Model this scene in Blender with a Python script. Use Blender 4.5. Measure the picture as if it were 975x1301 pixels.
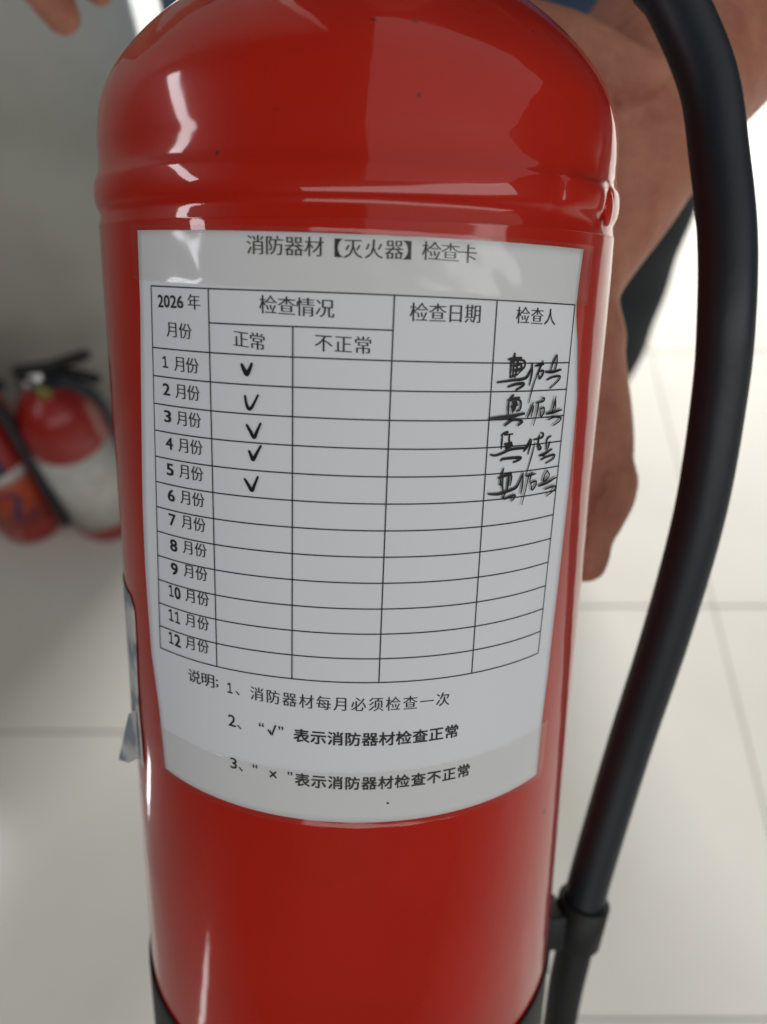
import bpy, bmesh, math, random
from mathutils import Vector, Matrix
R = math.radians
random.seed(4)
S = bpy.context.scene
COL = S.collection
for o in list(bpy.data.objects):
    bpy.data.objects.remove(o)

# ------------------------------------------------------------------ camera
CAM_H, PITCH, F = 1.24, R(57.0), 1014.0
cd = bpy.data.cameras.new('camera')
cam = bpy.data.objects.new('camera', cd)
COL.objects.link(cam)
cam.location = (0, 0, CAM_H)
cam.rotation_euler = (math.pi / 2 - PITCH, 0, 0)
cd.sensor_fit = 'VERTICAL'
cd.sensor_height = 36.0
cd.lens = 36.0 * F / 1301.0
cd.clip_start, cd.clip_end = 0.01, 100
cd.dof.use_dof = True
cd.dof.focus_distance = 0.175
cd.dof.aperture_fstop = 9.5
S.camera = cam
CAMM = Matrix.Translation((0, 0, CAM_H)) @ Matrix.Rotation(math.pi / 2 - PITCH, 4, 'X')


def sight(u, v, d):
    """world point seen at photo position u, v (975 x 1301) at a depth of d metres"""
    return CAMM @ Vector(((u - 487.5) / F * d, (650.5 - v) / F * d, -d))


# ------------------------------------------------------------------ world, lamps, exposure
W = bpy.data.worlds.new('World')
S.world = W
W.use_nodes = True
wn, wl = W.node_tree.nodes, W.node_tree.links
bg = wn['Background']
bg.inputs['Color'].default_value = (0.70, 0.68, 0.62, 1)
bg.inputs['Strength'].default_value = 0.04


def area(name, loc, target, sx, sy, power, col=(1, 1, 1), spread=180, roll=0):
    l = bpy.data.lights.new(name, 'AREA')
    l.shape = 'RECTANGLE'
    l.size, l.size_y, l.energy, l.color = sx, sy, power, col
    l.spread = R(spread)
    o = bpy.data.objects.new(name, l)
    COL.objects.link(o)
    o.location = loc
    q = (Vector(target) - Vector(loc)).to_track_quat('-Z', 'Y')
    o.rotation_euler = (q.to_matrix() @ Matrix.Rotation(R(roll), 3, 'Z')).to_euler()
    return o


area('doorway_light', (0.55, 3.9, 0.80), (0.35, 0.5, 0.0), 2.0, 1.25, 470, (1.0, 0.985, 0.96))
area('ceiling_light', (2.1, -0.1, 2.9), (2.1, -0.1, 0.0), 3.9, 3.6, 20, (1.0, 0.985, 0.965))
area('front_fill_light', (0.70, -1.35, 1.80), (0.0, 0.25, 1.08), 3.4, 0.65, 19.0, (1.0, 0.985, 0.96))  # added fill lamp behind the camera, brightens card and shell; no real window
area('left_window_light', (-1.47, 0.17, 1.73), (0.0, 0.25, 1.1), 0.95, 0.15, 4.6, (0.97, 0.96, 1.0), roll=-15)
area('low_streak_light', (-0.86, 0.11, 0.10), (0.0, 0.2, 0.98), 0.028, 0.16, 0.022, (0.97, 0.96, 1.0), spread=70)  # added small lamp, only to put the low streak on the left flank
area('sheen_strip_light', (-0.74, -0.48, 0.30), (0.0, 0.2, 0.98), 0.035, 0.55, 0.055, (1.0, 0.98, 0.95), spread=90)  # added strip lamp for the upright sheen below the card; no real gap

S.view_settings.view_transform = 'Standard'
S.view_settings.look = 'None'
S.view_settings.exposure = 0.0
S.view_settings.gamma = 1.0
S.cycles.use_denoising = True
S.cycles.max_bounces = 8

# ------------------------------------------------------------------ materials


def mat(name, col, rough=0.5, metal=0.0, coat=0.0, noise=None, bump=None, sss=0.0, spec=0.5, coat_rough=0.03):
    m = bpy.data.materials.new(name)
    m.use_nodes = True
    n, l = m.node_tree.nodes, m.node_tree.links
    p = n['Principled BSDF']
    p.inputs['Base Color'].default_value = (*col, 1)
    p.inputs['Roughness'].default_value = rough
    p.inputs['Metallic'].default_value = metal
    p.inputs['Coat Weight'].default_value = coat
    p.inputs['Coat Roughness'].default_value = coat_rough
    p.inputs['Specular IOR Level'].default_value = spec
    if sss:
        p.inputs['Subsurface Weight'].default_value = sss
        p.inputs['Subsurface Radius'].default_value = (0.008, 0.003, 0.0015)
    tc = n.new('ShaderNodeTexCoord')
    if noise:
        sc, col2, lo, hi = noise
        t = n.new('ShaderNodeTexNoise')
        t.inputs['Scale'].default_value = sc
        t.inputs['Detail'].default_value = 6
        l.new(tc.outputs['Object'], t.inputs['Vector'])
        r = n.new('ShaderNodeMapRange')
        r.inputs['From Min'].default_value = lo
        r.inputs['From Max'].default_value = hi
        l.new(t.outputs['Fac'], r.inputs['Value'])
        x = n.new('ShaderNodeMix')
        x.data_type = 'RGBA'
        x.inputs[6].default_value = (*col, 1)
        x.inputs[7].default_value = (*col2, 1)
        l.new(r.outputs['Result'], x.inputs[0])
        l.new(x.outputs[2], p.inputs['Base Color'])
    if bump:
        sc, st, dist = bump
        t = n.new('ShaderNodeTexNoise')
        t.inputs['Scale'].default_value = sc
        t.inputs['Detail'].default_value = 3
        l.new(tc.outputs['Object'], t.inputs['Vector'])
        b = n.new('ShaderNodeBump')
        b.inputs['Strength'].default_value = st
        b.inputs['Distance'].default_value = dist
        l.new(t.outputs['Fac'], b.inputs['Height'])
        l.new(b.outputs['Normal'], p.inputs['Normal'])
        l.new(b.outputs['Normal'], p.inputs['Coat Normal'])
    return m


def wear(m, specks, rough_lo, rough_hi):
    """dust specks and patches of duller gloss on a paint"""
    n, l = m.node_tree.nodes, m.node_tree.links
    p = n['Principled BSDF']
    tc = n.new('ShaderNodeTexCoord')
    t = n.new('ShaderNodeTexNoise')
    t.inputs['Scale'].default_value = 38
    t.inputs['Detail'].default_value = 8
    l.new(tc.outputs['Object'], t.inputs['Vector'])
    r = n.new('ShaderNodeMapRange')
    r.inputs['From Min'].default_value, r.inputs['From Max'].default_value = 0.4, 0.72
    r.inputs['To Min'].default_value, r.inputs['To Max'].default_value = rough_lo, rough_hi
    l.new(t.outputs['Fac'], r.inputs['Value'])
    l.new(r.outputs['Result'], p.inputs['Coat Roughness'])
    s = n.new('ShaderNodeTexNoise')
    s.inputs['Scale'].default_value = specks
    s.inputs['Detail'].default_value = 2
    l.new(tc.outputs['Object'], s.inputs['Vector'])
    q = n.new('ShaderNodeMapRange')
    q.inputs['From Min'].default_value, q.inputs['From Max'].default_value = 0.75, 0.785
    l.new(s.outputs['Fac'], q.inputs['Value'])
    x = n.new('ShaderNodeMix')
    x.data_type = 'RGBA'
    src = p.inputs['Base Color'].links[0].from_socket
    l.new(q.outputs['Result'], x.inputs[0])
    l.new(src, x.inputs[6])
    x.inputs[7].default_value = (0.09, 0.02, 0.015, 1)
    l.new(x.outputs[2], p.inputs['Base Color'])


def tape_mat():
    m = bpy.data.materials.new('clear_tape')
    m.use_nodes = True
    n, l = m.node_tree.nodes, m.node_tree.links
    n.remove(n['Principled BSDF'])
    tr = n.new('ShaderNodeBsdfTransparent')
    tr.inputs['Color'].default_value = (0.965, 0.962, 0.945, 1)
    df = n.new('ShaderNodeBsdfDiffuse')
    df.inputs['Color'].default_value = (0.75, 0.73, 0.68, 1)
    gl = n.new('ShaderNodeBsdfGlossy')
    gl.inputs['Roughness'].default_value = 0.12
    fr = n.new('ShaderNodeFresnel')
    fr.inputs['IOR'].default_value = 1.5
    tc = n.new('ShaderNodeTexCoord')
    t = n.new('ShaderNodeTexNoise')
    t.inputs['Scale'].default_value = 60
    l.new(tc.outputs['Object'], t.inputs['Vector'])
    b = n.new('ShaderNodeBump')
    b.inputs['Strength'].default_value = 0.2
    b.inputs['Distance'].default_value = 0.0015
    l.new(t.outputs['Fac'], b.inputs['Height'])
    l.new(b.outputs['Normal'], gl.inputs['Normal'])
    m1 = n.new('ShaderNodeMixShader')
    m1.inputs[0].default_value = 0.02
    l.new(tr.outputs[0], m1.inputs[1])
    l.new(df.outputs[0], m1.inputs[2])
    m2 = n.new('ShaderNodeMixShader')
    ge = n.new('ShaderNodeNewGeometry')
    sb = n.new('ShaderNodeMath')
    sb.operation = 'SUBTRACT'
    sb.use_clamp = True
    l.new(fr.outputs[0], sb.inputs[0])
    l.new(ge.outputs['Backfacing'], sb.inputs[1])
    l.new(sb.outputs[0], m2.inputs[0])
    l.new(m1.outputs[0], m2.inputs[1])
    l.new(gl.outputs[0], m2.inputs[2])
    l.new(m2.outputs[0], n['Material Output'].inputs['Surface'])
    return m


M = dict(
    red=mat('red_paint', (0.51, 0.0165, 0.0060), 0.4, spec=0.15, coat=0.85, noise=(14, (0.44, 0.0135, 0.005), 0.35, 0.65), bump=(34, 0.16, 0.002), coat_rough=0.04),
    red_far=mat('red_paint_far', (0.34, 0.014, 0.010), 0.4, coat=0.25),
    orange=mat('orange_label', (0.42, 0.05, 0.012), 0.45),
    black=mat('black_rubber', (0.013, 0.020, 0.026), 0.48, bump=(300, 0.15, 0.0006)),
    plastic=mat('black_plastic', (0.007, 0.009, 0.009), 0.6, bump=(250, 0.1, 0.0005)),
    steel=mat('steel', (0.55, 0.55, 0.53), 0.3, metal=1.0),
    brass=mat('brass', (0.5, 0.36, 0.12), 0.3, metal=1.0),
    paper=mat('paper', (0.80, 0.82, 0.86), 0.75, noise=(25, (0.77, 0.79, 0.83), 0.3, 0.7), bump=(40, 0.12, 0.0015), spec=0.25),
    oldpaper=mat('old_paper', (0.58, 0.58, 0.56), 0.6, noise=(85, (0.24, 0.28, 0.33), 0.50, 0.60)),
    white=mat('white_label', (0.62, 0.62, 0.58), 0.5, noise=(30, (0.5, 0.5, 0.46), 0.4, 0.7)),
    ink=mat('printer_ink', (0.012, 0.012, 0.015), 0.6),
    pen=mat('pen_ink', (0.006, 0.006, 0.008), 0.45),
    blue=mat('navy_print', (0.02, 0.03, 0.11), 0.5),
    gauge=mat('gauge_yellow', (0.22, 0.25, 0.04), 0.4),
    tile=mat('floor_tile', (0.66, 0.645, 0.595), 0.16, noise=(3.5, (0.60, 0.58, 0.53), 0.35, 0.75), bump=(5, 0.05, 0.004), spec=0.5),
    grout=mat('grout', (0.36, 0.35, 0.32), 0.8),
    wall=mat('wall_paint', (0.52, 0.525, 0.47), 0.8, noise=(7, (0.44, 0.445, 0.39), 0.42, 0.72), bump=(60, 0.2, 0.004)),
    skin=mat('skin', (0.47, 0.20, 0.125), 0.62, noise=(70, (0.37, 0.135, 0.085), 0.38, 0.68), bump=(260, 0.7, 0.0014), sss=0.1),
    shirt=mat('blue_cloth', (0.075, 0.14, 0.26), 0.85, noise=(40, (0.06, 0.11, 0.21), 0.35, 0.65), bump=(500, 0.3, 0.001)),
    trousers=mat('dark_cloth', (0.012, 0.018, 0.022), 0.85, bump=(500, 0.3, 0.001)),
    hair=mat('dark_hair', (0.012, 0.010, 0.009), 0.5, bump=(200, 0.5, 0.004)),
    tape=tape_mat(),
)

wear(M['red'], 260, 0.02, 0.11)

# ------------------------------------------------------------------ helpers


def obj(name, bm, m, parent=None, smooth=True):
    me = bpy.data.meshes.new(name)
    bm.normal_update()
    bm.to_mesh(me)
    bm.free()
    for p in me.polygons:
        p.use_smooth = smooth
    me.materials.append(m)
    o = bpy.data.objects.new(name, me)
    COL.objects.link(o)
    if parent:
        o.parent = parent
    return o


def empty(name, mtx):
    o = bpy.data.objects.new(name, None)
    COL.objects.link(o)
    o.empty_display_size = 0.03
    o.matrix_world = mtx
    return o


def tag(o, label, cat, group=None):
    o['label'], o['category'] = label, cat
    if group:
        o['group'] = group
    return o


def lathe(bm, prof, n=96, axis=None, closed=False):
    """prof: (r, z) from bottom to top"""
    A = axis or Matrix.Identity(4)
    rings = []
    for r, z in prof:
        if r < 1e-6:
            rings.append([bm.verts.new(A @ Vector((0, 0, z)))])
        else:
            rings.append([bm.verts.new(A @ Vector((r * math.cos(2 * math.pi * i / n), r * math.sin(2 * math.pi * i / n), z))) for i in range(n)])
    for a, b in zip(rings, rings[1:]):
        for i in range(n):
            j = (i + 1) % n
            if len(a) == 1 and len(b) == 1:
                continue
            if len(a) == 1:
                bm.faces.new((a[0], b[j], b[i]))
            elif len(b) == 1:
                bm.faces.new((a[i], a[j], b[0]))
            else:
                bm.faces.new((a[i], a[j], b[j], b[i]))
    return rings


def catmull(pts, k):
    out = []
    P = [Vector(p) for p in pts]
    P = [2 * P[0] - P[1]] + P + [2 * P[-1] - P[-2]]
    for i in range(1, len(P) - 2):
        for j in range(k):
            t = j / k
            a, b, c, d = P[i - 1], P[i], P[i + 1], P[i + 2]
            out.append(0.5 * (2 * b + (c - a) * t + (2 * a - 5 * b + 4 * c - d) * t * t + (3 * b - a - 3 * c + d) * t ** 3))
    out.append(P[-2].copy())
    return out


def tube(bm, pts, rads, n=20, cap=True, rounded=False):
    pts = [Vector(p) for p in pts]
    if not hasattr(rads, '__len__'):
        rads = [rads] * len(pts)
    T = []
    for i in range(len(pts)):
        a, b = pts[max(i - 1, 0)], pts[min(i + 1, len(pts) - 1)]
        T.append((b - a).normalized())
    up = Vector((0, 0, 1)) if abs(T[0].z) < 0.9 else Vector((1, 0, 0))
    N = (up - T[0] * up.dot(T[0])).normalized()
    seq = []
    for i, p in enumerate(pts):
        N = (N - T[i] * N.dot(T[i])).normalized()
        B = T[i].cross(N)
        seq.append((p, N.copy(), B, rads[i], T[i]))
    if rounded:
        p, nn, b, r, t = seq[0]
        pre = [(p - t * r * math.sin(a), nn, b, r * math.cos(a), t) for a in (R(85), R(60), R(30))]
        p, nn, b, r, t = seq[-1]
        post = [(p + t * r * math.sin(a), nn, b, r * math.cos(a), t) for a in (R(30), R(60), R(85))]
        seq = pre + seq + post
    rings = [[bm.verts.new(p + (nn * math.cos(2 * math.pi * k / n) + b * math.sin(2 * math.pi * k / n)) * r) for k in range(n)] for p, nn, b, r, t in seq]
    for a, b in zip(rings, rings[1:]):
        for k in range(n):
            j = (k + 1) % n
            bm.faces.new((a[k], a[j], b[j], b[k]))
    if cap:
        bm.faces.new(rings[0][::-1])
        bm.faces.new(rings[-1])


def box(bm, size, mtx, bevel=0.0):
    r = bmesh.ops.create_cube(bm, size=1.0)
    vs = r['verts']
    for v in vs:
        v.co = mtx @ Vector((v.co.x * size[0], v.co.y * size[1], v.co.z * size[2]))
    if bevel:
        es = list({e for v in vs for e in v.link_edges})
        bmesh.ops.bevel(bm, geom=es, offset=bevel, segments=2, affect='EDGES', profile=0.5)


def blob(bm, mtx, rx, ry, rz):
    r = bmesh.ops.create_icosphere(bm, subdivisions=3, radius=1.0)
    for v in r['verts']:
        v.co = mtx @ Vector((v.co.x * rx, v.co.y * ry, v.co.z * rz))


def structure(name, bm, m):
    o = obj(name, bm, m, smooth=False)
    o['kind'] = 'structure'
    return o


# ------------------------------------------------------------------ the setting: floor and wall
bm = bmesh.new()
v = [bm.verts.new(p) for p in ((-6, -4, -0.003), (8, -4, -0.003), (8, 9, -0.003), (-6, 9, -0.003))]
bm.faces.new(v)
structure('floor_grout', bm, M['grout'])
bm = bmesh.new()
G = 0.0012
xs_right = [-0.032 + 0.6 * i for i in range(0, 14)]
xs_left = [-0.032 - 0.8 * i for i in range(0, 8)]


def tile(x0, x1, y0, y1):
    z0, z1, c = -0.003, 0.0, 0.0008
    a = [bm.verts.new(p) for p in ((x0 + G, y0 + G, z0), (x1 - G, y0 + G, z0), (x1 - G, y1 - G, z0), (x0 + G, y1 - G, z0))]
    b = [bm.verts.new(p) for p in ((x0 + G + c, y0 + G + c, z1), (x1 - G - c, y0 + G + c, z1), (x1 - G - c, y1 - G - c, z1), (x0 + G + c, y1 - G - c, z1))]
    bm.faces.new(b)
    for i in range(4):
        j = (i + 1) % 4
        bm.faces.new((a[i], a[j], b[j], b[i]))


for i in range(13):
    for k in range(-6, 15):
        tile(xs_right[i], xs_right[i + 1], 0.012 + 0.6 * k, 0.012 + 0.6 * (k + 1))
for i in range(7):
    for k in range(-6, 15):
        tile(xs_left[i + 1], xs_left[i], 0.393 + 0.6 * k, 0.393 + 0.6 * (k + 1))
structure('floor', bm, M['tile'])

bm = bmesh.new()
box(bm, (3.6, 0.16, 2.9), Matrix.Translation((-0.285 - 1.8, 0.97 + 0.08, 1.45)), 0.004)
wall = obj('wall', bm, M['wall'], smooth=False)
tag(wall, 'grey painted wall behind the two small extinguishers, ending at a bright opening', 'wall')

# ------------------------------------------------------------------ the fire extinguisher held up to the camera
RC = 0.066
AX = Vector((0.02114, 0.96094, 0.27594))
FR = Vector((0.02963, -0.27648, 0.96056))
RT = Vector((0.99934, -0.01213, -0.03432))
FOOT = Vector((-0.10147, 0.94669, -3.28903)) * RC      # axis point level with the card's top, camera frame
ZB = 0.241                                              # height of that point over the base
loc = Matrix(((RT.x, -FR.x, AX.x), (RT.y, -FR.y, AX.y), (RT.z, -FR.z, AX.z))).to_4x4()
EXT = CAMM @ Matrix.Translation(FOOT - AX * ZB) @ loc
EXTI = EXT.inverted()
ext = empty('fire_extinguisher', EXT)
tag(ext, 'large glossy red fire extinguisher in front, with a white inspection card and black hose', 'fire extinguisher')


def at(s, z, off=0.0):
    """point on the shell: s mm round from the front, z mm up from the card's top line, off metres proud"""
    t = s / 1000 / RC
    r = RC + off
    return Vector((r * math.sin(t), -r * math.cos(t), z / 1000 + ZB))


# shell
prof = [(0.0, 0.005), (0.030, 0.003), (0.050, 0.004), (0.057, 0.0062), (0.0615, 0.0098), (0.0645, 0.0150), (0.0657, 0.021), (RC, 0.028)]
z = 0.028
while z < ZB + 0.010:
    z += 0.009
    prof.append((RC, min(z, ZB + 0.011)))
prof += [(RC, ZB + .0115), (0.0657, ZB + .0130), (0.06555, ZB + .0142), (0.0658, ZB + .0152), (0.0663, ZB + .0163), (0.06655, ZB + .0178), (0.0666, ZB + .0195), (0.0664, ZB + .0213),
         (0.0658, ZB + .0228), (0.0653, ZB + .0245), (0.0651, ZB + .027), (0.0651, ZB + .030), (0.0649, ZB + .0335), (0.0644, ZB + .037), (0.0634, ZB + .0405), (0.0612, ZB + .0449), (0.0573, ZB + .050), (0.0518, ZB + .0555),
         (0.0446, ZB + .0611), (0.036, ZB + .0658), (0.028, ZB + .069), (0.022, ZB + .0705), (0.0185, ZB + .0715), (0.018, ZB + .078), (0.0, ZB + .078)]
bm = bmesh.new()
core = [p for p in prof if p[0] > 0.03 and p[1] > ZB]
k0, k1 = prof.index(core[0]), prof.index(core[-1])
prof = prof[:k0] + [(q.x, q.y) for q in catmull([(a_, b_, 0) for a_, b_ in core], 6)] + prof[k1 + 1:]
lathe(bm, prof, 240)
# the weld where the ridge's ends meet, at the right: a flattened swelling with a small notch before it
for vv in bm.verts:
    zz = (vv.co.z - ZB) * 1000
    if 4 < zz < 30:
        s = math.atan2(vv.co.x, -vv.co.y) * RC * 1000
        g = math.exp(-((s - 54) / 8.5) ** 4 - ((zz - 18.5 + (s - 54) * .09) / 3.6) ** 4)
        rad = Vector((vv.co.x, vv.co.y, 0))
        L = rad.length
        vv.co += rad / L * (0.0008 * g - 0.0006 * math.exp(-((s - 43.0) / 1.6) ** 2 - ((zz - 19) / 4) ** 2) - 0.0005 * math.exp(-((s - 66) / 1.6) ** 2 - ((zz - 18) / 4) ** 2))
cyl = obj('cylinder', bm, M['red'], ext)
bm = bmesh.new()
bmesh.ops.create_icosphere(bm, subdivisions=4, radius=1.0)
for vv in bm.verts:
    x, y, zz = vv.co
    vv.co = at(66.5 + 3.2 * x - 1.2 * zz, 17.2 + 3.6 * zz + 0.5 * math.sin(3 * x), 0.0003 + 0.0009 * y)
obj('weld_bead', bm, M['red'], cyl)

# black base cup with hose clip
bm = bmesh.new()
lathe(bm, [(0.0, 0.001), (0.058, 0.0), (0.0655, 0.0), (0.0665, 0.002), (0.0669, 0.032), (0.0668, 0.0336), (0.0665, 0.0340), (0.06612, 0.0336), (0.0660, 0.031), (0.0650, 0.006), (0.058, 0.004), (0.0, 0.004)], 128)
cup = obj('base_cup', bm, M['plastic'], ext)

# hose
DS = 16.0 / 17.2
hp = [(700, -260, .24), (775, -150, .225), (828, -40, .220), (857, 0, .220), (899, 100, .220), (914, 200, .221), (924, 300, .222), (923, 400, .226), (914.5, 500, .236),
      (889.5, 650, .252), (848, 800, .271), (799, 950, .291), (754, 1100, .307), (737, 1165, .313)]
hw = [EXTI @ sight(u, v, d * DS) for u, v, d in hp]
bm = bmesh.new()
tube(bm, catmull(hw, 8), 0.0073, 28)
hose = obj('hose', bm, M['black'], ext)
nz = [EXTI @ sight(u, v, d * DS) for u, v, d in [(741, 1150, .312), (731, 1200, .317), (719.5, 1250, .323), (711, 1301, .330), (700, 1370, .338), (690, 1440, .346)]]
bm = bmesh.new()
pts = catmull(nz, 6)
tube(bm, pts, [0.0062 + 0.0003 * math.sin(i * .2) for i in range(len(pts))], 28)
obj('nozzle', bm, M['plastic'], ext)
# clip: split ring round the hose and an arm to the cup
c0 = EXTI @ sight(743, 1142, .311 * DS)
c1 = EXTI @ sight(730, 1192, .316 * DS)
d = (c1 - c0).normalized()
q = Vector((0, 0, 1)).rotation_difference(d).to_matrix().to_4x4()
bm = bmesh.new()
L = (c1 - c0).length
lathe(bm, [(0.0076, 0.0), (0.0088, 0.0), (0.0092, 0.0005), (0.0092, L - 0.0005), (0.0088, L), (0.0076, L), (0.0076, 0.0)], 40, Matrix.Translation(c0) @ q)
mid = (c0 + c1) / 2
rad = Vector((mid.x, mid.y, 0)).normalized()
inner = Vector((rad.x * 0.068, rad.y * 0.068, mid.z))
ctr = (inner + mid - rad * 0.009) / 2
ux = rad
uz = Vector((0, 0, 1))
uy = uz.cross(ux)
fm = Matrix(((ux.x, uy.x, uz.x, ctr.x), (ux.y, uy.y, uz.y, ctr.y), (ux.z, uy.z, uz.z, ctr.z), (0, 0, 0, 1)))
box(bm, (max((mid - inner).length - 0.006, 0.006), 0.013, L * 0.8), fm, 0.0012)
arm_low = Vector((rad.x * 0.0696, rad.y * 0.0696, (mid.z + 0.012) / 2))
fm2 = fm.copy(); fm2.translation = arm_low
box(bm, (0.0026, 0.015, mid.z - 0.012 + L), fm2, 0.0008)
obj('hose_clip', bm, M['plastic'], cup)

# valve above the dome (over the top edge of the photograph)
bm = bmesh.new()
lathe(bm, [(0.0, ZB + .0775), (0.0165, ZB + .0775), (0.0165, ZB + .098), (0.013, ZB + .102), (0.013, ZB + .118), (0.0, ZB + .118)], 48)
valve = obj('valve', bm, M['brass'], ext)
bm = bmesh.new()
box(bm, (0.10, 0.022, 0.004), Matrix.Translation((0.030, 0, ZB + .104)), 0.0012)
obj('carry_handle', bm, M['plastic'], valve)
bm = bmesh.new()
box(bm, (0.115, 0.020, 0.004), Matrix.Translation((0.034, 0, ZB + .130)) @ Matrix.Rotation(R(-12), 4, 'Y'), 0.0012)
obj('lever', bm, M['plastic'], valve)

# ---- the card and its print, laid out in mm on the shell


def sheet(name, outline_l, outline_r, z_top, z_bot, nz_, ns_, off, m, parent, tilt_t=0.0, tilt_b=0.0, thick=0.00018, lift=None):
    """sheet between two side curves given as (z, s) lists"""
    def side(curve, z):
        for (z0, s0), (z1, s1) in zip(curve, curve[1:]):
            if z1 <= z <= z0:
                return s0 + (s1 - s0) * (z0 - z) / (z0 - z1)
        return curve[0][1] if z > curve[0][0] else curve[-1][1]
    bm = bmesh.new()
    g = []
    for i in range(nz_ + 1):
        row = []
        for j in range(ns_ + 1):
            a, b = i / nz_, j / ns_
            z = z_top + (z_bot - z_top) * a
            s0, s1 = side(outline_l, z), side(outline_r, z)
            s = s0 + (s1 - s0) * b
            zz = z + (tilt_t * (1 - a) + tilt_b * a) * (b - 0.5)
            o = off + (lift(s, zz, a, b) if lift else 0)
            row.append((s, zz, o))
        g.append(row)
    top = [[bm.verts.new(at(*p)) for p in r] for r in g]
    if thick:
        bot = [[bm.verts.new(at(p[0], p[1], p[2] - thick)) for p in r] for r in g]
    for i in range(nz_):
        for j in range(ns_):
            bm.faces.new((top[i][j], top[i + 1][j], top[i + 1][j + 1], top[i][j + 1]))
            if thick:
                bm.faces.new((bot[i][j], bot[i][j + 1], bot[i + 1][j + 1], bot[i + 1][j]))
    for i in range(nz_ if thick else 0):
        bm.faces.new((top[i][0], bot[i][0], bot[i + 1][0], top[i + 1][0]))
        bm.faces.new((top[i][ns_], top[i + 1][ns_], bot[i + 1][ns_], bot[i][ns_]))
    for j in range(ns_ if thick else 0):
        bm.faces.new((top[0][j], top[0][j + 1], bot[0][j + 1], bot[0][j]))
        bm.faces.new((top[nz_][j], bot[nz_][j], bot[nz_][j + 1], top[nz_][j + 1]))
    return obj(name, bm, m, parent)


PAPER = 0.0004


def edge_lift(s, z, a, b):
    # side edges of the card stand a little off the shell between the two tapes, and the sheet waves slightly
    e = 0.0
    for d_, k in ((b, 1.0), (1 - b, 0.9)):
        if d_ < 0.07:
            e += 0.0008 * k * (1 - d_ / 0.07) ** 2 * max(0.0, math.sin(math.pi * min(1, max(0, (a - .12) / .76))))
    return e


card = sheet('inspection_card',
             [(10, -51.2), (-13, -52.3), (-36, -53.8), (-53, -55.1), (-69, -55.9), (-90, -56.2), (-106, -54.6), (-122, -53.5)],
             [(10, 54.4), (1, 53.4), (-4, 53.2), (-11, 54.9), (-24, 56.6), (-42, 56.0), (-60, 55.0), (-78, 54.3), (-93, 54.1), (-122, 53.1)],
             8.7, -121.6, 66, 60, PAPER, M['paper'], ext, -1.6, -1.6, lift=edge_lift)
card['label'] = 'white paper inspection card with printed table and handwriting'


# tapes over its top and bottom edge
def tape_lift(s, z, a, b):
    return 0.00012 * math.sin(s * .55 + z * .3) * math.sin(z * .35 + 1) + (0.0002 if abs(a - .5) > .45 else 0)


t1 = sheet('clear_tape', [(20, -53.0), (-10, -53.0)], [(20, 58.5), (-10, 57.0)], 9.6, -2.2, 16, 90, PAPER + 0.0005, M['tape'], ext, -1.8, -3.6, 0.0, tape_lift)
t2 = sheet('clear_tape', [(-100, -54.5), (-130, -54.8)], [(-100, 56.5), (-130, 54.6)], -107.8, -122.6, 16, 90, PAPER + 0.0005, M['tape'], ext, 1.0, -1.5, 0.0, tape_lift)

INK = PAPER + 0.00010


def lifted(s, z, off):
    b = (s + 55) / 110
    a = (8.7 - z) / 130.3
    return at(s, z, off + edge_lift(s, z, a, min(max(b, 0), 1)))


# table
GX = [(-47.3, -51.9), (-31.0, -32.6), (-12.7, -13.8), (6.9, 5.5), (28.6, 27.6), (52.4, 49.0)]   # column lines, s at the top and at the bottom
ROWS = [-1.95, -8.6, -14.5, -20.43, -26.39, -32.29, -38.14, -43.95, -49.8, -55.65, -61.55, -67.5, -73.4, -79.3, -85.1]


def grid_pt(s, z):
    k = min(max((-z - 1.9) / 83, 0), 1)
    a = (s + 49.5) / 100
    left, right = 0.35 * (1 - k) - 1.2 * k, -1.75 * (1 - k) - 1.25 * k
    zz = z + (left if a < .36 else 0) * (abs(a - .36) / .36) ** 1.6 + (right if a >= .36 else 0) * (abs(a - .36) / .64) ** 1.5
    return s, zz


def rail(bm, pts, w, off):
    """flat line of width w mm through (s, z) points on the card"""
    L_, R_ = [], []
    for i, (s, z) in enumerate(pts):
        a, b = pts[max(i - 1, 0)], pts[min(i + 1, len(pts) - 1)]
        dx, dz = b[0] - a[0], b[1] - a[1]
        n = math.hypot(dx, dz) or 1
        ww = w[i] if hasattr(w, '__len__') else w
        nx, nzv = -dz / n * ww / 2, dx / n * ww / 2
        L_.append(bm.verts.new(lifted(s + nx, z + nzv, off)))
        R_.append(bm.verts.new(lifted(s - nx, z - nzv, off)))
    for i in range(len(pts) - 1):
        bm.faces.new((R_[i], R_[i + 1], L_[i + 1], L_[i]))


def col_s(c, z):
    k = min(max((-z - 1.9) / 83, 0), 1)
    return GX[c][0] + (GX[c][1] - GX[c][0]) * k


bm = bmesh.new()


def hline(z, c0, c1, off):
    a, b = col_s(c0, z), col_s(c1, z)
    rail(bm, [grid_pt(a + (b - a) * i / 48, z) for i in range(49)], 0.27, off)


def vline(c, z0, z1, off):
    rail(bm, [grid_pt(col_s(c, z0 + (z1 - z0) * i / 40), z0 + (z1 - z0) * i / 40) for i in range(41)], 0.27, off)


for i, z in enumerate(ROWS):
    hline(z, 1 if i == 1 else 0, 3 if i == 1 else 5, INK)
for c in range(6):
    vline(c, ROWS[1] if c == 2 else ROWS[0], ROWS[-1], INK + 0.00003)
obj('table_lines', bm, M['ink'], card, smooth=False)

# print: glyph outlines of the built-in typeface, strokes thinned the way a Song face has them
_glyph = {}


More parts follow.
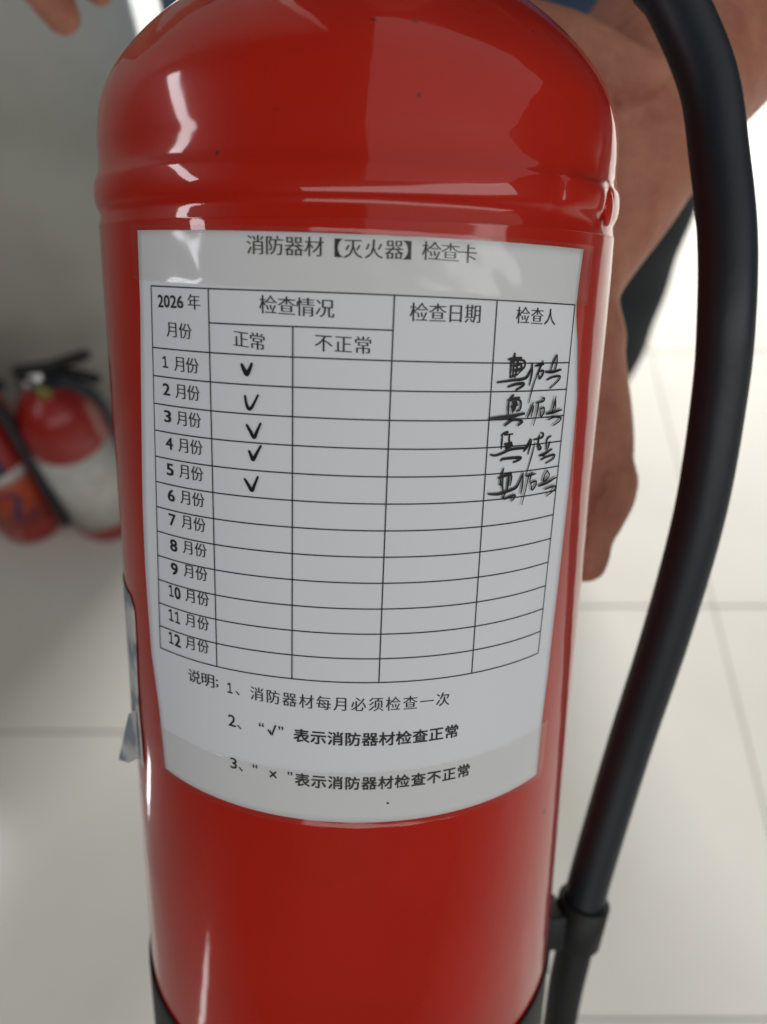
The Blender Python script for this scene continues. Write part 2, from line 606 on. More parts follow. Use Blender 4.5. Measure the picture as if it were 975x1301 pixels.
def glyph(ch):
    if ch in _glyph:
        return _glyph[ch]
    if ch == '1':       # a one with flag and foot, as on the card
        nv = [Vector(p) for p in ((.02, 0), (.18, 0), (.27, 0), (.42, 0), (.42, .085), (.27, .085), (.27, .66), (.19, .66), (.02, .565), (.02, .47), (.18, .545), (.18, .085), (.02, .085))]
        fs = [[0, 1, 11, 12], [1, 2, 5, 11], [2, 3, 4, 5], [11, 5, 6, 7, 10], [10, 7, 8, 9]]
        _glyph[ch] = (nv, fs, [[] for _ in nv])
        return _glyph[ch]
    cu = bpy.data.curves.new('print', 'FONT')
    cu.body = ch
    cu.resolution_u = 3
    o = bpy.data.objects.new('print', cu)
    COL.objects.link(o)
    dg = bpy.context.evaluated_depsgraph_get()
    me = bpy.data.meshes.new_from_object(o.evaluated_get(dg))
    vs = [Vector((v.co.x, v.co.y)) for v in me.vertices]
    fs = [list(p.vertices) if p.normal.z >= 0 else list(p.vertices)[::-1] for p in me.polygons]
    bpy.data.objects.remove(o)
    bpy.data.curves.remove(cu)
    bpy.data.meshes.remove(me)
    # weld doubles
    key, remap, nv = {}, [], []
    for p in vs:
        k = (round(p.x, 4), round(p.y, 4))
        if k not in key:
            key[k] = len(nv)
            nv.append(p)
        remap.append(key[k])
    fs = [[remap[i] for i in f] for f in fs]
    fs = [f for f in fs if len(set(f)) == len(f)]
    cnt = {}
    for f in fs:
        for a, b in zip(f, f[1:] + f[:1]):
            cnt[(a, b)] = cnt.get((a, b), 0) + 1
    nrm = [[] for _ in nv]
    for (a, b) in cnt:
        if (b, a) not in cnt:
            e = nv[b] - nv[a]
            if e.length > 1e-7:
                n = Vector((e.y, -e.x)).normalized()
                nrm[a].append(n)
                nrm[b].append(n)
    _glyph[ch] = (nv, fs, nrm)
    return _glyph[ch]


STY = {'song': (0.009, -0.010), 'bold': (0.020, 0.014), 'num': (0.020, 0.014), 'num2': (0.006, 0.004)}


def put(bm, ch, style, s, z, w, h, fit, slope):
    nv, fs, nrm = glyph(ch)
    wx, wz = STY[style]
    xs, ys = [p.x for p in nv], [p.y for p in nv]
    if fit:
        x0, x1, y0, y1 = min(xs), max(xs), min(ys), max(ys)
        sx, sy = w / max(x1 - x0, .02), h / max(y1 - y0, .02)
        cx, cy = (x0 + x1) / 2, (y0 + y1) / 2
    else:
        sx, sy, cx, cy = w / 0.92, h / 0.92, 0.5, 0.38
    vs = []
    for p, ns in zip(nv, nrm):
        dx = dz = 0.0
        for n in ns:
            dx += n.x
            dz += n.y
        if ns:
            dx, dz = max(-1, min(1, dx)), max(-1, min(1, dz))
        px, pz = (p.x + dx * wx - cx) * sx, (p.y + dz * wz - cy) * sy
        vs.append(bm.verts.new(lifted(s + px, z + pz + px * slope, INK + 0.00002)))
    for f in fs:
        try:
            bm.faces.new([vs[i] for i in f])
        except ValueError:
            pass


RUNS = [
    ('消防器材', 'song', -20.18, 6.54, -8.54, 6.33, 3.61, 3.58),
    ('【', 'song', -3.86, 6.2, -3.86, 6.2, 1.5, 3.42),
    ('灭火器', 'song', -1.16, 6.12, 6.67, 6.16, 3.46, 3.56),
    ('】', 'song', 9.11, 6.08, 9.11, 6.08, 1.54, 3.44),
    ('检查卡', 'song', 13.95, 6.08, 21.51, 5.8, 3.76, 3.48),
    ('2026', 'num', -41.45, -4.65, -41.45, -4.65, 7.82, 2.46),
    ('年', 'song', -34.78, -4.53, -34.78, -4.53, 3.33, 3.1),
    ('月份', 'song', -41.16, -10.3, -37.49, -10.44, 3.46, 3.21),
    ('检查情况', 'song', -17.79, -4.58, -6.48, -4.97, 3.55, 3.57),
    ('正常', 'song', -23.76, -11.4, -20.21, -11.72, 3.39, 3.32),
    ('不正常', 'song', -6.71, -11.58, 0.97, -11.86, 3.41, 3.42),
    ('检查日期', 'song', 11.83, -5.37, 23.21, -5.56, 3.58, 3.63),
    ('检查人', 'song', 35.47, -5.85, 43.54, -6.22, 3.65, 3.46),
    ('1', 'num', -43.94, -17.22, -43.94, -17.22, 1.69, 2.42),
    ('月份', 'song', -39.42, -17.31, -35.95, -17.38, 3.26, 3.19),
    ('2', 'num', -44.03, -23.04, -44.03, -23.04, 2.11, 2.47),
    ('月份', 'song', -39.46, -23.05, -35.96, -23.09, 3.29, 3.26),
    ('3', 'num', -44.11, -28.9, -44.11, -28.9, 2.13, 2.52),
    ('月份', 'song', -39.49, -28.82, -35.96, -28.82, 3.33, 3.32),
    ('4', 'num', -44.06, -34.86, -44.06, -34.86, 2.15, 2.58),
    ('月份', 'song', -39.41, -34.7, -35.85, -34.67, 3.35, 3.39),
    ('5', 'num', -44.27, -40.79, -44.27, -40.79, 2.18, 2.63),
    ('月份', 'song', -39.55, -40.53, -35.95, -40.49, 3.39, 3.46),
    ('6', 'num', -44.34, -46.73, -44.34, -46.73, 2.2, 2.68),
    ('月份', 'song', -39.57, -46.38, -35.94, -46.31, 3.42, 3.52),
    ('7', 'num', -44.39, -52.5, -44.39, -52.5, 2.23, 2.74),
    ('月份', 'song', -39.58, -52.06, -35.92, -51.99, 3.45, 3.59),
    ('8', 'num', -44.45, -58.55, -44.45, -58.55, 2.25, 2.79),
    ('月份', 'song', -39.59, -58.01, -35.9, -57.91, 3.49, 3.66),
    ('9', 'num', -44.62, -64.32, -44.62, -64.32, 2.28, 2.85),
    ('月份', 'song', -39.7, -63.68, -35.97, -63.55, 3.52, 3.73),
    ('10', 'num', -45.13, -70.09, -45.13, -70.09, 4.52, 2.91),
    ('月份', 'song', -39.58, -69.69, -35.83, -69.55, 3.55, 3.8),
    ('11', 'num', -45.63, -76.37, -45.63, -76.37, 4.63, 2.97),
    ('月份', 'song', -39.97, -75.84, -36.16, -75.65, 3.6, 3.88),
    ('12', 'num', -46.11, -82.38, -46.11, -82.38, 4.73, 3.03),
    ('月份', 'song', -40.34, -81.7, -36.47, -81.47, 3.66, 3.96),
    ('说明', 'song', -39.69, -90.04, -35.47, -89.75, 4.02, 3.95),
    ('；', 'song', -32.81, -89.95, -32.81, -89.95, 0.8, 2.05),
    ('1', 'num2', -29.18, -90.16, -29.18, -90.16, 1.3, 2.64),
    ('、', 'song', -27.19, -91.01, -27.19, -91.01, 1.05, 1.01),
    ('消防器材每月必须检查一次', 'song', -22.2, -90.18, 20.51, -90.99, 3.25, 3.91),
    ('2', 'num2', -28.95, -98.55, -28.95, -98.55, 1.97, 2.91),
    ('、', 'song', -27.06, -99.73, -27.06, -99.73, 1.07, 1.04),
    ('“', 'num2', -21.3, -97.86, -21.3, -97.86, 1.19, 1.02),
    ('√', 'num2', -18.69, -98.81, -18.69, -98.81, 2.13, 2.86),
    ('”', 'num2', -16.57, -97.96, -16.57, -97.96, 1.14, 1.02),
    ('表示消防器材检查正常', 'bold', -11.74, -99.24, 23.13, -99.83, 3.51, 3.74),
    ('3', 'num2', -28.92, -109.87, -28.92, -109.87, 1.78, 2.8),
    ('、', 'song', -27.0, -110.94, -27.0, -110.94, 1.08, 1.08),
    ('“', 'num2', -23.18, -109.14, -23.18, -109.14, 1.23, 0.96),
    ('×', 'num2', -18.66, -110.4, -18.66, -110.4, 1.77, 1.9),
    ('”', 'num2', -14.54, -109.49, -14.54, -109.49, 1.14, 0.94),
    ('表示消防器材检查不正常', 'bold', -11.64, -110.78, 26.89, -111.27, 3.4, 3.77),
]
TICKS =[
   ( 0.75 , [(-23.7, -16.5), (-23.18, -17.54), (-22.66, -18.29), (-22.09, -17.48), (-21.52, -16.25)] ),
   ( 0.55 , [(-23.17, -22.73), (-22.98, -24.01), (-22.63, -25.08), (-22.2, -25.35), (-21.69, -24.92), (-21.07, -23.89), (-20.29, -22.46)] ),
   ( 0.62 , [(-22.95, -28.71), (-22.16, -29.96), (-21.36, -31.16), (-20.68, -29.85), (-19.88, -28.24)] ),
   ( 0.62 , [(-22.55, -34.16), (-22.13, -35.05), (-21.7, -35.84), (-20.9, -34.54), (-19.94, -32.89)] ),
   ( 0.6 , [(-23.74, -40.24), (-22.97, -41.37), (-22.16, -42.5), (-21.51, -41.23), (-20.74, -39.49)] ),
]
SIG1 =[
   ( 0.52 , [(33.85, -13.61), (33.79, -14.1), (33.76, -14.7)] ),
   ( 0.52 , [(32.3, -14.76), (33.62, -14.6), (35.74, -14.52)] ),
   ( 0.4 , [(32.98, -14.68), (33.0, -16.48), (32.98, -18.49)] ),
   ( 0.4 , [(33.28, -15.19), (34.97, -14.98), (36.48, -15.15), (36.85, -15.85), (36.62, -16.61), (35.21, -17.67)] ),
   ( 0.4 , [(33.68, -15.3), (33.7, -16.7), (33.67, -18.32)] ),
   ( 0.4 , [(34.78, -15.23), (34.61, -16.94), (34.27, -18.54)] ),
   ( 0.4 , [(33.5, -16.2), (35.86, -15.81)] ),
   ( 0.4 , [(33.58, -17.2), (35.4, -16.76)] ),
   ( 0.4 , [(33.03, -18.45), (34.97, -17.92)] ),
   ( 0.4 , [(35.02, -15.54), (35.93, -16.58), (34.38, -17.33)] ),
   ( 0.52 , [(29.76, -19.38), (33.48, -19.12), (36.15, -18.99), (37.51, -18.64), (38.14, -17.79), (38.77, -16.9), (38.85, -15.98)] ),
   ( 0.52 , [(32.55, -20.42), (34.34, -20.01), (36.65, -19.91), (36.42, -20.48), (34.77, -21.17)] ),
   ( 0.4 , [(38.85, -15.92), (38.93, -17.93), (38.47, -20.34)] ),
   ( 0.4 , [(39.83, -16.37), (41.08, -16.22), (42.37, -16.13)] ),
   ( 0.4 , [(42.07, -15.43), (41.43, -16.6), (40.54, -18.25)] ),
   ( 0.28 , [(40.52, -18.11), (39.46, -20.85), (38.56, -24.12)] ),
   ( 0.4 , [(41.08, -17.62), (42.3, -17.47), (42.24, -18.3), (41.24, -19.12), (40.87, -17.71)] ),
   ( 0.4 , [(46.55, -14.29), (45.53, -15.75), (44.71, -17.84)] ),
   ( 0.4 , [(46.68, -14.45), (46.71, -16.22), (46.14, -17.77)] ),
   ( 0.52 , [(43.06, -17.76), (45.47, -17.9), (48.45, -17.58)] ),
   ( 0.4 , [(43.73, -19.52), (45.61, -19.02), (47.9, -18.95), (48.35, -19.27), (47.51, -20.07), (44.96, -21.43)] ),
]
SIG2 =[
   ( 0.4 , [(34.05, -22.16), (33.27, -22.98)] ),
   ( 0.52 , [(32.72, -23.26), (34.07, -23.02), (35.73, -22.87)] ),
   ( 0.4 , [(32.91, -23.37), (32.84, -25.01), (32.99, -26.57)] ),
   ( 0.4 , [(33.81, -23.11), (35.72, -23.37), (36.23, -24.18), (36.04, -25.42), (35.05, -25.67)] ),
   ( 0.4 , [(34.12, -23.65), (33.99, -25.91)] ),
   ( 0.4 , [(33.55, -24.75), (35.39, -24.34)] ),
   ( 0.4 , [(34.78, -23.48), (34.29, -25.62)] ),
   ( 0.4 , [(33.72, -23.62), (34.95, -23.9), (34.65, -25.12)] ),
   ( 0.7 , [(28.34, -26.94), (30.75, -26.85), (33.32, -26.76), (37.25, -26.34)] ),
   ( 0.52 , [(32.16, -28.54), (34.44, -27.44), (36.84, -28.03), (35.79, -28.79)] ),
   ( 0.4 , [(38.27, -27.15), (39.08, -25.84), (39.68, -24.16)] ),
   ( 0.4 , [(39.87, -24.84), (39.68, -25.88), (39.36, -27.13)] ),
   ( 0.4 , [(40.72, -24.31), (42.89, -24.0), (43.08, -23.42), (42.49, -23.34)] ),
   ( 0.4 , [(41.35, -24.36), (41.11, -26.52)] ),
   ( 0.4 , [(42.05, -25.68), (43.22, -25.52), (43.19, -26.69), (42.36, -27.3), (41.9, -25.73)] ),
   ( 0.28 , [(41.32, -24.1), (40.86, -27.03), (40.17, -29.19)] ),
   ( 0.4 , [(47.06, -23.42), (46.45, -25.56), (46.0, -26.99)] ),
   ( 0.4 , [(47.01, -23.84), (47.14, -25.41), (46.94, -26.58)] ),
   ( 0.52 , [(44.14, -26.92), (46.61, -26.81), (49.53, -26.49)] ),
   ( 0.4 , [(44.88, -28.28), (47.11, -27.9), (49.48, -28.28), (48.94, -29.06), (46.85, -29.77)] ),
]
SIG3 =[
   ( 0.4 , [(31.64, -30.64), (32.52, -30.2), (33.35, -30.09), (32.55, -30.62), (34.73, -30.62)] ),
   ( 0.4 , [(31.91, -30.79), (31.87, -33.56)] ),
   ( 0.4 , [(33.88, -30.77), (33.83, -31.82), (34.32, -32.81)] ),
   ( 0.52 , [(32.66, -32.67), (34.57, -32.56), (33.0, -33.06), (34.74, -33.0), (32.91, -33.48), (34.37, -33.35)] ),
   ( 0.4 , [(32.6, -34.58), (33.71, -33.54)] ),
   ( 0.52 , [(29.16, -34.68), (30.3, -34.91), (31.82, -34.66), (34.15, -34.01), (36.35, -33.91), (38.66, -33.96), (39.34, -33.27), (39.99, -32.25)] ),
   ( 0.52 , [(31.89, -36.19), (32.7, -35.86), (37.34, -36.03), (36.45, -36.65), (35.43, -36.87)] ),
   ( 0.4 , [(38.2, -34.73), (39.24, -33.8), (39.98, -32.15)] ),
   ( 0.4 , [(40.36, -32.36), (40.0, -33.88), (39.55, -35.46)] ),
   ( 0.4 , [(41.08, -32.43), (43.78, -32.16), (44.02, -31.35), (43.17, -31.12)] ),
   ( 0.4 , [(42.8, -31.6), (42.37, -34.13)] ),
   ( 0.4 , [(42.89, -33.57), (43.6, -34.59), (42.83, -34.79), (42.57, -33.53)] ),
   ( 0.28 , [(41.47, -33.16), (40.69, -36.13), (39.28, -40.36)] ),
   ( 0.4 , [(46.83, -32.15), (45.5, -32.82), (45.33, -35.12)] ),
   ( 0.4 , [(46.64, -33.5), (45.8, -35.29)] ),
   ( 0.52 , [(43.26, -36.25), (44.92, -36.07), (47.49, -35.27)] ),
   ( 0.4 , [(44.6, -36.25), (44.99, -36.63)] ),
   ( 0.4 , [(43.78, -37.28), (45.71, -36.83), (48.61, -36.69), (48.17, -37.6), (45.61, -38.27)] ),
]
SIG4 =[
   ( 0.4 , [(32.65, -37.94), (32.2, -39.57), (31.86, -41.37)] ),
   ( 0.52 , [(31.49, -39.98), (33.26, -39.57), (34.91, -39.24)] ),
   ( 0.4 , [(32.61, -39.87), (32.56, -41.56), (32.95, -43.17)] ),
   ( 0.4 , [(33.13, -39.71), (34.75, -39.62), (34.9, -40.72), (34.68, -42.01)] ),
   ( 0.52 , [(34.14, -39.81), (34.09, -41.5), (33.86, -43.12)] ),
   ( 0.4 , [(31.82, -41.48), (32.34, -41.42)] ),
   ( 0.52 , [(29.0, -43.25), (30.41, -43.46), (31.97, -43.52), (35.17, -42.99), (36.55, -42.56), (37.44, -41.23), (38.26, -39.62)] ),
   ( 0.4 , [(33.45, -43.66), (32.89, -44.39), (33.54, -44.77), (36.13, -44.27), (35.98, -45.14), (35.25, -45.51)] ),
   ( 0.4 , [(38.2, -39.96), (38.26, -42.22), (37.92, -44.21)] ),
   ( 0.4 , [(39.29, -40.4), (42.23, -40.17)] ),
   ( 0.4 , [(40.91, -39.72), (40.33, -41.71)] ),
   ( 0.4 , [(40.62, -42.12), (42.42, -41.92), (42.37, -42.99), (41.33, -43.78), (40.86, -42.33)] ),
   ( 0.28 , [(40.01, -40.0), (39.28, -43.46), (38.46, -46.79)] ),
   ( 0.4 , [(46.02, -39.94), (45.18, -41.13), (45.04, -42.28), (46.17, -41.99), (47.04, -41.17), (46.19, -40.1)] ),
   ( 0.52 , [(43.45, -43.18), (46.46, -42.85), (49.67, -42.06)] ),
   ( 0.4 , [(45.64, -44.3), (47.72, -44.12), (49.66, -44.2), (49.07, -45.1), (46.56, -46.0)] ),
]

BLOCKS = {'printed_title': RUNS[:5], 'printed_headings': RUNS[5:13], 'printed_months': RUNS[13:37], 'printed_notes': RUNS[37:]}
for nm, runs in BLOCKS.items():
    bm = bmesh.new()
    for text, style, s0, z0, s1, z1, w, h in runs:
        n = len(text)
        if style == 'song' and nm == 'printed_months':
            h, w = 3.25, 3.35
        if nm == 'printed_notes' and n > 1:
            h = 3.45 if style == 'song' else 3.35
        if style in ('num', 'num2') and n > 1:
            # digits set side by side
            for i, ch in enumerate(text):
                cw = w / n
                put(bm, ch, style, s0 - w / 2 + cw * (i + .5), z0, cw * (.72 if ch == '1' else .84), h, True, 0)
            continue
        sl = (z1 - z0) / (s1 - s0) if n > 1 else 0
        for i, ch in enumerate(text):
            t = i / (n - 1) if n > 1 else 0
            put(bm, ch, style, s0 + (s1 - s0) * t, z0 + (z1 - z0) * t, w, h, (style != 'song' and style != 'bold') or ch in '、；【】', sl)
    obj(nm, bm, M['ink'], card, smooth=False)


def pen(name, strokes, k):
    bm = bmesh.new()
    for i, (w, pts) in enumerate(strokes):
        p = [(q.x, q.y) for q in catmull([(a, b, 0) for a, b in pts], 10)]
        n = len(p)
        ws = [w * 1.12 * (0.74 + 0.38 * math.sin(math.pi * min(1, (j + .8) / n * 1.1))) for j in range(n)]
        rail(bm, p, ws, INK + 0.00008 + 0.000012 * (i + k))
        # round pen ends
        for (s, z), ww in ((p[0], ws[0]), (p[-1], ws[-1])):
            c = [bm.verts.new(lifted(s + ww / 2 * math.cos(a), z + ww / 2 * math.sin(a), INK + 0.00008 + 0.000012 * (i + k) + 0.000006)) for a in [2 * math.pi * q / 10 for q in range(10)]]
            bm.faces.new(c)
    return obj(name, bm, M['pen'], card, smooth=False)


for k, st in enumerate(TICKS):
    pen('tick_mark', [st], 0)
for k, st in enumerate((SIG1, SIG2, SIG3, SIG4)):
    pen('signature', st, k % 2 * 20)

# specks of dirt on the card
for s, z, r in ((8.2, -116.6, .32),):
    bm = bmesh.new()
    bm.faces.new([bm.verts.new(lifted(s + r * math.cos(a), z + r * .8 * math.sin(a), INK + .00004)) for a in [2 * math.pi * q / 10 for q in range(10)]])
    obj('dirt_speck', bm, M['ink'], card, smooth=False)

# old sticker on the left flank, torn at its lower end
def stk_lift(s, z, a, b):
    return 0.0003 * a + 0.0016 * max(0, .75 - b) * min(1, a * 3) * (1 + .12 * math.sin(z * .2))


st = sheet('old_sticker', [(-70, -130), (-140, -130)], [(-79, -70.5), (-82, -67.2), (-88, -67.2), (-102, -68.6), (-111, -69.0), (-119, -68.3), (-129, -68.0)], -79, -128.5, 30, 24, 0.0004, M['oldpaper'], ext, lift=stk_lift)
st['label'] = 'torn grey paper sticker peeling at the lower end'
bm = bmesh.new()
fl = [at(-70.5, -112, .0010), at(-74.5, -115, .0022), at(-79, -124, .0034), at(-83, -134, .0052), at(-76, -131, .0030), at(-69.5, -126, .0012)]
f0 = [bm.verts.new(p) for p in fl]
f1 = [bm.verts.new(p + Vector((0, 0.0002, -0.0002))) for p in fl]
bm.faces.new(f0)
bm.faces.new(f1[::-1])
for i in range(6):
    j = (i + 1) % 6
    bm.faces.new((f0[i], f1[i], f1[j], f0[j]))
obj('peeled_flap', bm, M['oldpaper'], st, smooth=False)

# ------------------------------------------------------------------ the two extinguishers by the wall


def small_ext(label, x, y, rz, kind):
    t = empty('fire_extinguisher', Matrix.Translation((x, y, 0)) @ Matrix.Rotation(rz, 4, 'Z'))
    tag(t, label, 'fire extinguisher', 'extinguishers standing by the wall')
    r = 0.063
    bm = bmesh.new()
    lathe(bm, [(0, 0), (r * .86, 0), (r * .96, .004), (r, .012), (r, .265), (r * .985, .282), (r * .93, .300), (r * .80, .318), (r * .58, .332), (r * .36, .339), (r * .30, .342), (r * .30, .352), (0, .352)], 64)
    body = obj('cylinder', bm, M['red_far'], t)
    bm = bmesh.new()
    lathe(bm, [(0, .351), (.017, .351), (.017, .366), (.013, .370), (.013, .384), (0, .384)], 32)
    tube(bm, [(0, 0, .362), (-.030, -.006, .362)], .008, 16)
    valve = obj('valve', bm, M['steel'], t)
    bm = bmesh.new()
    g = Matrix.Translation((.006, -.0165, .358)) @ Matrix.Rotation(R(90), 4, 'X')
    lathe(bm, [(0, 0), (.010, 0), (.011, .003), (.010, .007), (0, .007)], 24, g)
    obj('pressure_gauge', bm, M['gauge'], valve)
    for z0, z1, nm in ((.374, .366, 'carry_handle'), (.388, .404, 'lever')):
        bm = bmesh.new()
        p = [(-.022, 0, z0 - .002), (.02, 0, z0), (.050, 0, (z0 + z1) / 2), (.078, 0, z1 - (.012 if nm == 'carry_handle' else 0))]
        tube(bm, catmull(p, 5), .0085, 12, rounded=True)
        obj(nm, bm, M['plastic'], valve)
    bm = bmesh.new()
    if kind == 'white':
        hp_ = [(.012, -.012, .368), (.055, -.035, .385), (.085, -.040, .35), (.088, -.035, .26), (.080, -.025, .16), (.074, -.02, .06)]
    else:
        hp_ = [(.012, -.010, .368), (.050, -.030, .385), (.080, -.036, .34), (.081, -.036, .24), (.078, -.036, .14), (.075, -.034, .03)]
    tube(bm, catmull(hp_, 8), .0088, 16, rounded=True)
    obj('hose', bm, M['black'], t)

    def band(nm, z0, z1, a0, a1, off, m, par=t):
        bm = bmesh.new()
        n = 40
        rows = []
        for rr, zz in ((r, z0), (r + off, z0), (r + off, z1), (r, z1)):
            rows.append([bm.verts.new(((rr) * math.sin(R(a0 + (a1 - a0) * i / n)), -rr * math.cos(R(a0 + (a1 - a0) * i / n)), zz)) for i in range(n + 1)])
        for p_, q_ in zip(rows, rows[1:] + rows[:1]):
            for i in range(n):
                bm.faces.new((p_[i], p_[i + 1], q_[i + 1], q_[i]))
        return obj(nm, bm, m, par)

    if kind == 'white':
        band('paper_label', .045, .236, -92, 88, .0006, M['white'])
    else:
        lb = band('orange_label', .060, .178, -100, 64, .0006, M['orange'])
        band('white_band', .178, .200, -100, 64, .0006, M['white'])
        band('navy_band', .200, .238, -60, 40, .0006, M['blue'])
        bm = bmesh.new()
        sw = [(-8, .135), (2, .152), (16, .158), (27, .150), (31, .135), (24, .112), (16, .092), (24, .082), (38, .086), (50, .096)]
        p = catmull([(a, z * 1000, 0) for a, z in sw], 6)
        A_, B_ = [], []
        for i, q_ in enumerate(p):
            a, b = p[max(i - 1, 0)], p[min(i + 1, len(p) - 1)]
            dx, dz = (b.x - a.x) * 1.1, b.y - a.y
            n = math.hypot(dx, dz)
            w = 4.2 * (.55 + .6 * math.sin(math.pi * i / (len(p) - 1)))
            for lst, sg in ((A_, 1), (B_, -1)):
                aa, zz = q_.x - dz / n * w * sg / 1.1, q_.y + dx / n * w * sg
                lst.append(bm.verts.new(((r + .0011) * math.sin(R(aa)), -(r + .0011) * math.cos(R(aa)), zz / 1000)))
        for i in range(len(p) - 1):
            bm.faces.new((A_[i], B_[i], B_[i + 1], A_[i + 1]))
        obj('navy_emblem', bm, M['blue'], lb)
    return t


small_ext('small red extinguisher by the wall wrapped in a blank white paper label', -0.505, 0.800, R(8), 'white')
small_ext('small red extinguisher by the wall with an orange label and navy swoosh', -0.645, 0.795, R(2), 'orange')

# ------------------------------------------------------------------ the person behind


def chain(bm, nodes, n=20, k=6):
    pts = catmull([tuple(p) for p, r in nodes], k)
    rr = [q.x for q in catmull([(r, 0, 0) for p, r in nodes], k)]
    tube(bm, pts, [max(x, .002) for x in rr], n, True, True)


def V(*a):
    return Vector(a)


def remeshed(name, bm, m, parent, vox, it=6):
    o = obj(name, bm, m, parent)
    md = o.modifiers.new('r', 'REMESH')
    md.mode = 'VOXEL'
    md.voxel_size = vox
    md.use_smooth_shade = True
    sm = o.modifiers.new('s', 'SMOOTH')
    sm.iterations = it
    sm.factor = 0.5
    dg = bpy.context.evaluated_depsgraph_get()
    me = bpy.data.meshes.new_from_object(o.evaluated_get(dg))
    o.modifiers.clear()
    old = o.data
    o.data = me
    bpy.data.meshes.remove(old)
    for p in me.polygons:
        p.use_smooth = True
    return o


bm = bmesh.new()
# trunk, neck and head (over the top edge of the photograph)
chain(bm, [(V(.08, .86, .84), .125), (V(.08, .85, 1.00), .115), (V(.075, .80, 1.18), .125), (V(.07, .76, 1.30), .10), (V(.07, .74, 1.36), .06)], 28)
chain(bm, [(V(-.10, .77, 1.29), .055), (V(.07, .77, 1.31), .075), (V(.24, .77, 1.29), .055)], 20)
chain(bm, [(V(.07, .745, 1.34), .055), (V(.07, .71, 1.43), .05)], 20)
blob(bm, Matrix.Translation((.07, .665, 1.505)) @ Matrix.Rotation(R(25), 4, 'X'), .074, .092, .112)
blob(bm, Matrix.Translation((.07, .575, 1.470)), .012, .018, .018)
for sx in (-1, 1):
    blob(bm, Matrix.Translation((.07 + sx * .076, .68, 1.495)), .010, .018, .030)
# legs
for sx, hx in ((-1, -.06), (1, .225)):
    chain(bm, [(V(hx, .86, .84), .10), (V(hx + .012 * sx, .82, .60), .085), (V(hx + .012 * sx, .79, .46), .062), (V(hx + .008 * sx, .82, .28), .055), (V(hx, .84, .08), .038)], 20)
    chain(bm, [(V(hx, .87, .045), .036), (V(hx, .78, .040), .036), (V(hx, .67, .030), .026)], 16)
# arm at the right with the hand hanging beside the cylinder
sh = V(.245, .77, 1.28)
chain(bm, [(sh, .058), (sight(930, -190, .60), .052), (sight(965, -75, .47), .050), (sight(925, 0, .385), .047), (sight(830, 110, .325), .0385), (sight(765, 235, .300), .0305),
           (sight(713, 360, .288), .0215), (sight(715, 440, .286), .0225)], 24)
for u, v, d, r in ((715, 440, .288, .022), (728, 520, .284, .021)):
    pass
chain(bm, [(sight(705, 400, .288), .0225), (sight(722, 500, .287), .0215), (sight(735, 570, .284), .0195), (sight(738, 618, .282), .0165)], 20)
chain(bm, [(sight(660, 420, .296), .018), (sight(655, 520, .298), .020), (sight(660, 590, .298), .016)], 20)
fing = [[(756, 585, .279, .0125), (766, 615, .277, .0122), (760, 645, .275, .0108), (748, 680, .273, .0088), (745, 700, .271, .0084), (744, 712, .271, .0080)],
        [(712, 600, .290, .0110), (712, 660, .292, .0100), (702, 712, .292, .0086), (694, 752, .291, .0076)],
        [(672, 600, .300, .0105), (668, 655, .303, .0095), (660, 705, .303, .0082), (655, 738, .303, .0072)],
        [(636, 585, .306, .0095), (628, 630, .308, .0085), (620, 668, .308, .0074), (616, 692, .308, .0064)],
        [(690, 430, .305, .0150), (640, 470, .318, .0125), (610, 530, .325, .0105), (600, 575, .328, .0088)]]
for f in fing:
    chain(bm, [(sight(u, v, d), r) for u, v, d, r in f], 16)
# other arm: the hand comes in at the upper left, two fingertips in view
sh = V(-.105, .77, 1.28)
chain(bm, [(sh, .055), (V(-.26, .66, 1.20), .045), (V(-.31, .55, 1.17), .042), (V(-.28, .50, 1.16), .034), (V(-.22, .455, 1.125), .026)], 24)
chain(bm, [(V(-.22, .455, 1.125), .026), (sight(30, -130, .40), .028), (sight(35, -70, .40), .022)], 20)
chain(bm, [(sight(90, -130, .40), .022), (sight(95, -80, .40), .020)], 20)
for f in ([(10, -75, .395, .0130), (40, -40, .392, .0122), (62, -8, .39, .0112), (79, 20, .39, .0092)],
          [(70, -80, .40, .0110), (100, -52, .40, .0098), (118, -25, .40, .0085), (126, -12, .40, .0075)],
          [(105, -90, .405, .0110), (145, -66, .405, .0095), (165, -44, .405, .0080)],
          [(-5, -60, .39, .0105), (-2, -38, .388, .0090), (5, -25, .388, .0078)],
          [(20, -170, .385, .0130), (-30, -130, .375, .0110), (-55, -90, .37, .0090)]):
    chain(bm, [(sight(*q[:3]), q[3]) for q in f], 16)
# fold of skin pushed out between arm and hose
chain(bm, [(sight(640, 50, .280), .014), (sight(705, 72, .277), .0150), (sight(770, 96, .272), .0135), (sight(820, 92, .268), .0085), (sight(850, 82, .266), .0042), (sight(868, 78, .265), .0030)], 18)
person = remeshed('person', bm, M['skin'], None, 0.0023, 4)
tag(person, 'person in blue shirt and dark trousers standing behind the large extinguisher, bare arm hanging', 'person')

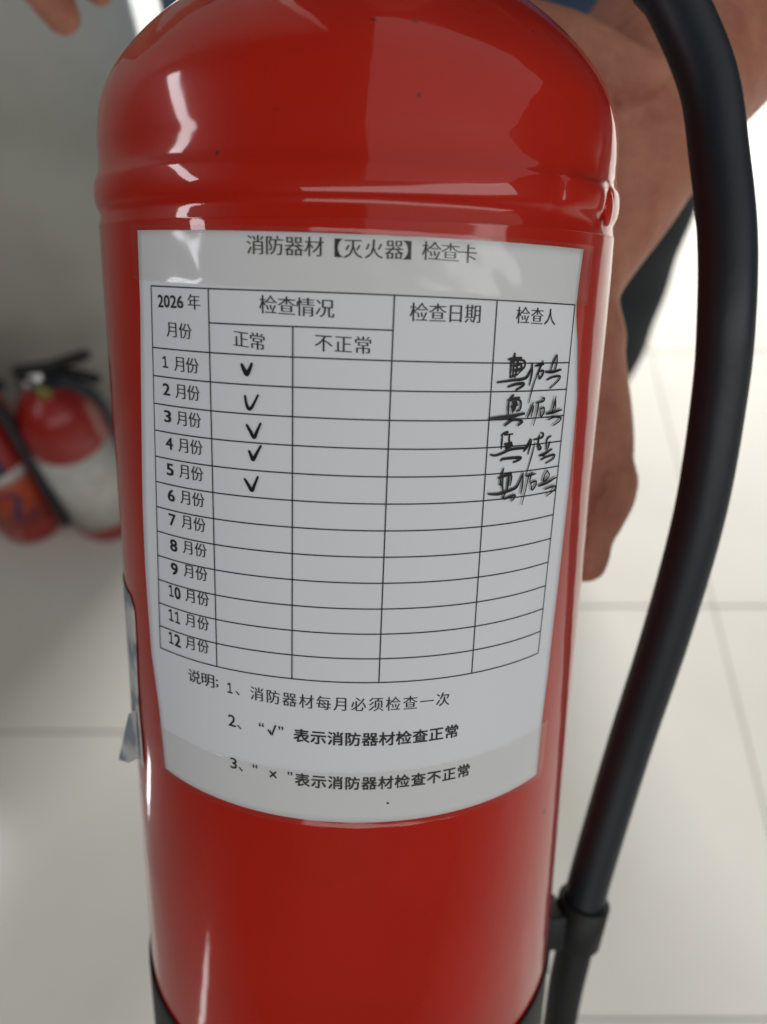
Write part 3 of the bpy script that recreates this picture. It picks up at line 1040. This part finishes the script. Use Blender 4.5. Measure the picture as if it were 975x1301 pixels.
# clothes
bm = bmesh.new()
rings = []
for z, cy, rx, ry, cx in ((.655, .82, .274, .155, .070), (.78, .825, .280, .160, .066), (.84, .83, .276, .158, .066), (.95, .835, .275, .150, .062), (1.08, .82, .240, .148, .078), (1.20, .79, .228, .142, .075), (1.29, .765, .20, .115, .072), (1.345, .75, .115, .088, .07), (1.365, .74, .078, .072, .07)):
    rings.append([bm.verts.new((cx + rx * math.cos(a) * (1 + .012 * math.sin(9 * a + z * 11)), cy + ry * math.sin(a) * (1 + .035 * math.sin(7 * a + z * 6)), z)) for a in [2 * math.pi * i / 72 for i in range(72)]])
for a, b in zip(rings, rings[1:]):
    for i in range(72):
        bm.faces.new((a[i], a[(i + 1) % 72], b[(i + 1) % 72], b[i]))
shirt = obj('shirt', bm, M['shirt'], person)
sf = shirt.modifiers.new('thick', 'SOLIDIFY')
sf.thickness = .003
for nodes in ([(V(.245, .77, 1.285), .066), (V(.27, .73, 1.22), .064), (V(.285, .68, 1.16), .064)], [(V(-.105, .77, 1.285), .064), (V(-.20, .70, 1.225), .058), (V(-.245, .67, 1.205), .056)]):
    bm = bmesh.new()
    pts = catmull([tuple(p) for p, r in nodes], 6)
    tube(bm, pts, [.066 - .0004 * i for i in range(len(pts))], 32, False)
    obj('sleeve', bm, M['shirt'], person)
bm = bmesh.new()
for sx, hx in ((-1, -.06), (1, .250)):
    pts = [V(hx - .02 * sx, .855, .86), V(hx, .84, .74), V(hx + .010 * sx, .82, .58), V(hx + .010 * sx, .80, .45), V(hx + .006 * sx, .82, .28), V(hx, .835, .055)]
    pp = catmull([tuple(p) for p in pts], 10)
    rr = catmull([(x, 0, 0) for x in (.125, .118, .104, .096, .088, .080)], 10)
    tube(bm, pp, [q.x * (1 + .012 * math.sin(i * .9)) for i, q in enumerate(rr)], 40, True)
remeshed('trousers', bm, M['trousers'], person, 0.006, 4)
for hx in (-.06, .225):
    bm = bmesh.new()
    chain(bm, [(V(hx, .885, .046), .042), (V(hx, .80, .046), .044), (V(hx, .70, .040), .038), (V(hx, .655, .034), .030)], 24)
    for vv in bm.verts:
        vv.co.z = max(vv.co.z, .002)
    obj('shoe', bm, M['plastic'], person)
bm = bmesh.new()
blob(bm, Matrix.Translation((.07, .690, 1.530)) @ Matrix.Rotation(R(25), 4, 'X'), .081, .090, .104)
for vv in list(bm.verts):
    if vv.co.y < .62 and vv.co.z < 1.535:
        vv.co.y = .64
obj('hair', bm, M['hair'], person)
for sx in (-1, 1):
    bm = bmesh.new()
    blob(bm, Matrix.Translation((.07 + sx * .030, .590, 1.497)), .013, .008, .006)
    obj('eye', bm, M['ink'], person)
bm = bmesh.new()
blob(bm, Matrix.Translation((.07, .590, 1.430)), .024, .008, .006)
obj('mouth', bm, mat('lips', (.30, .09, .07), .5), person)
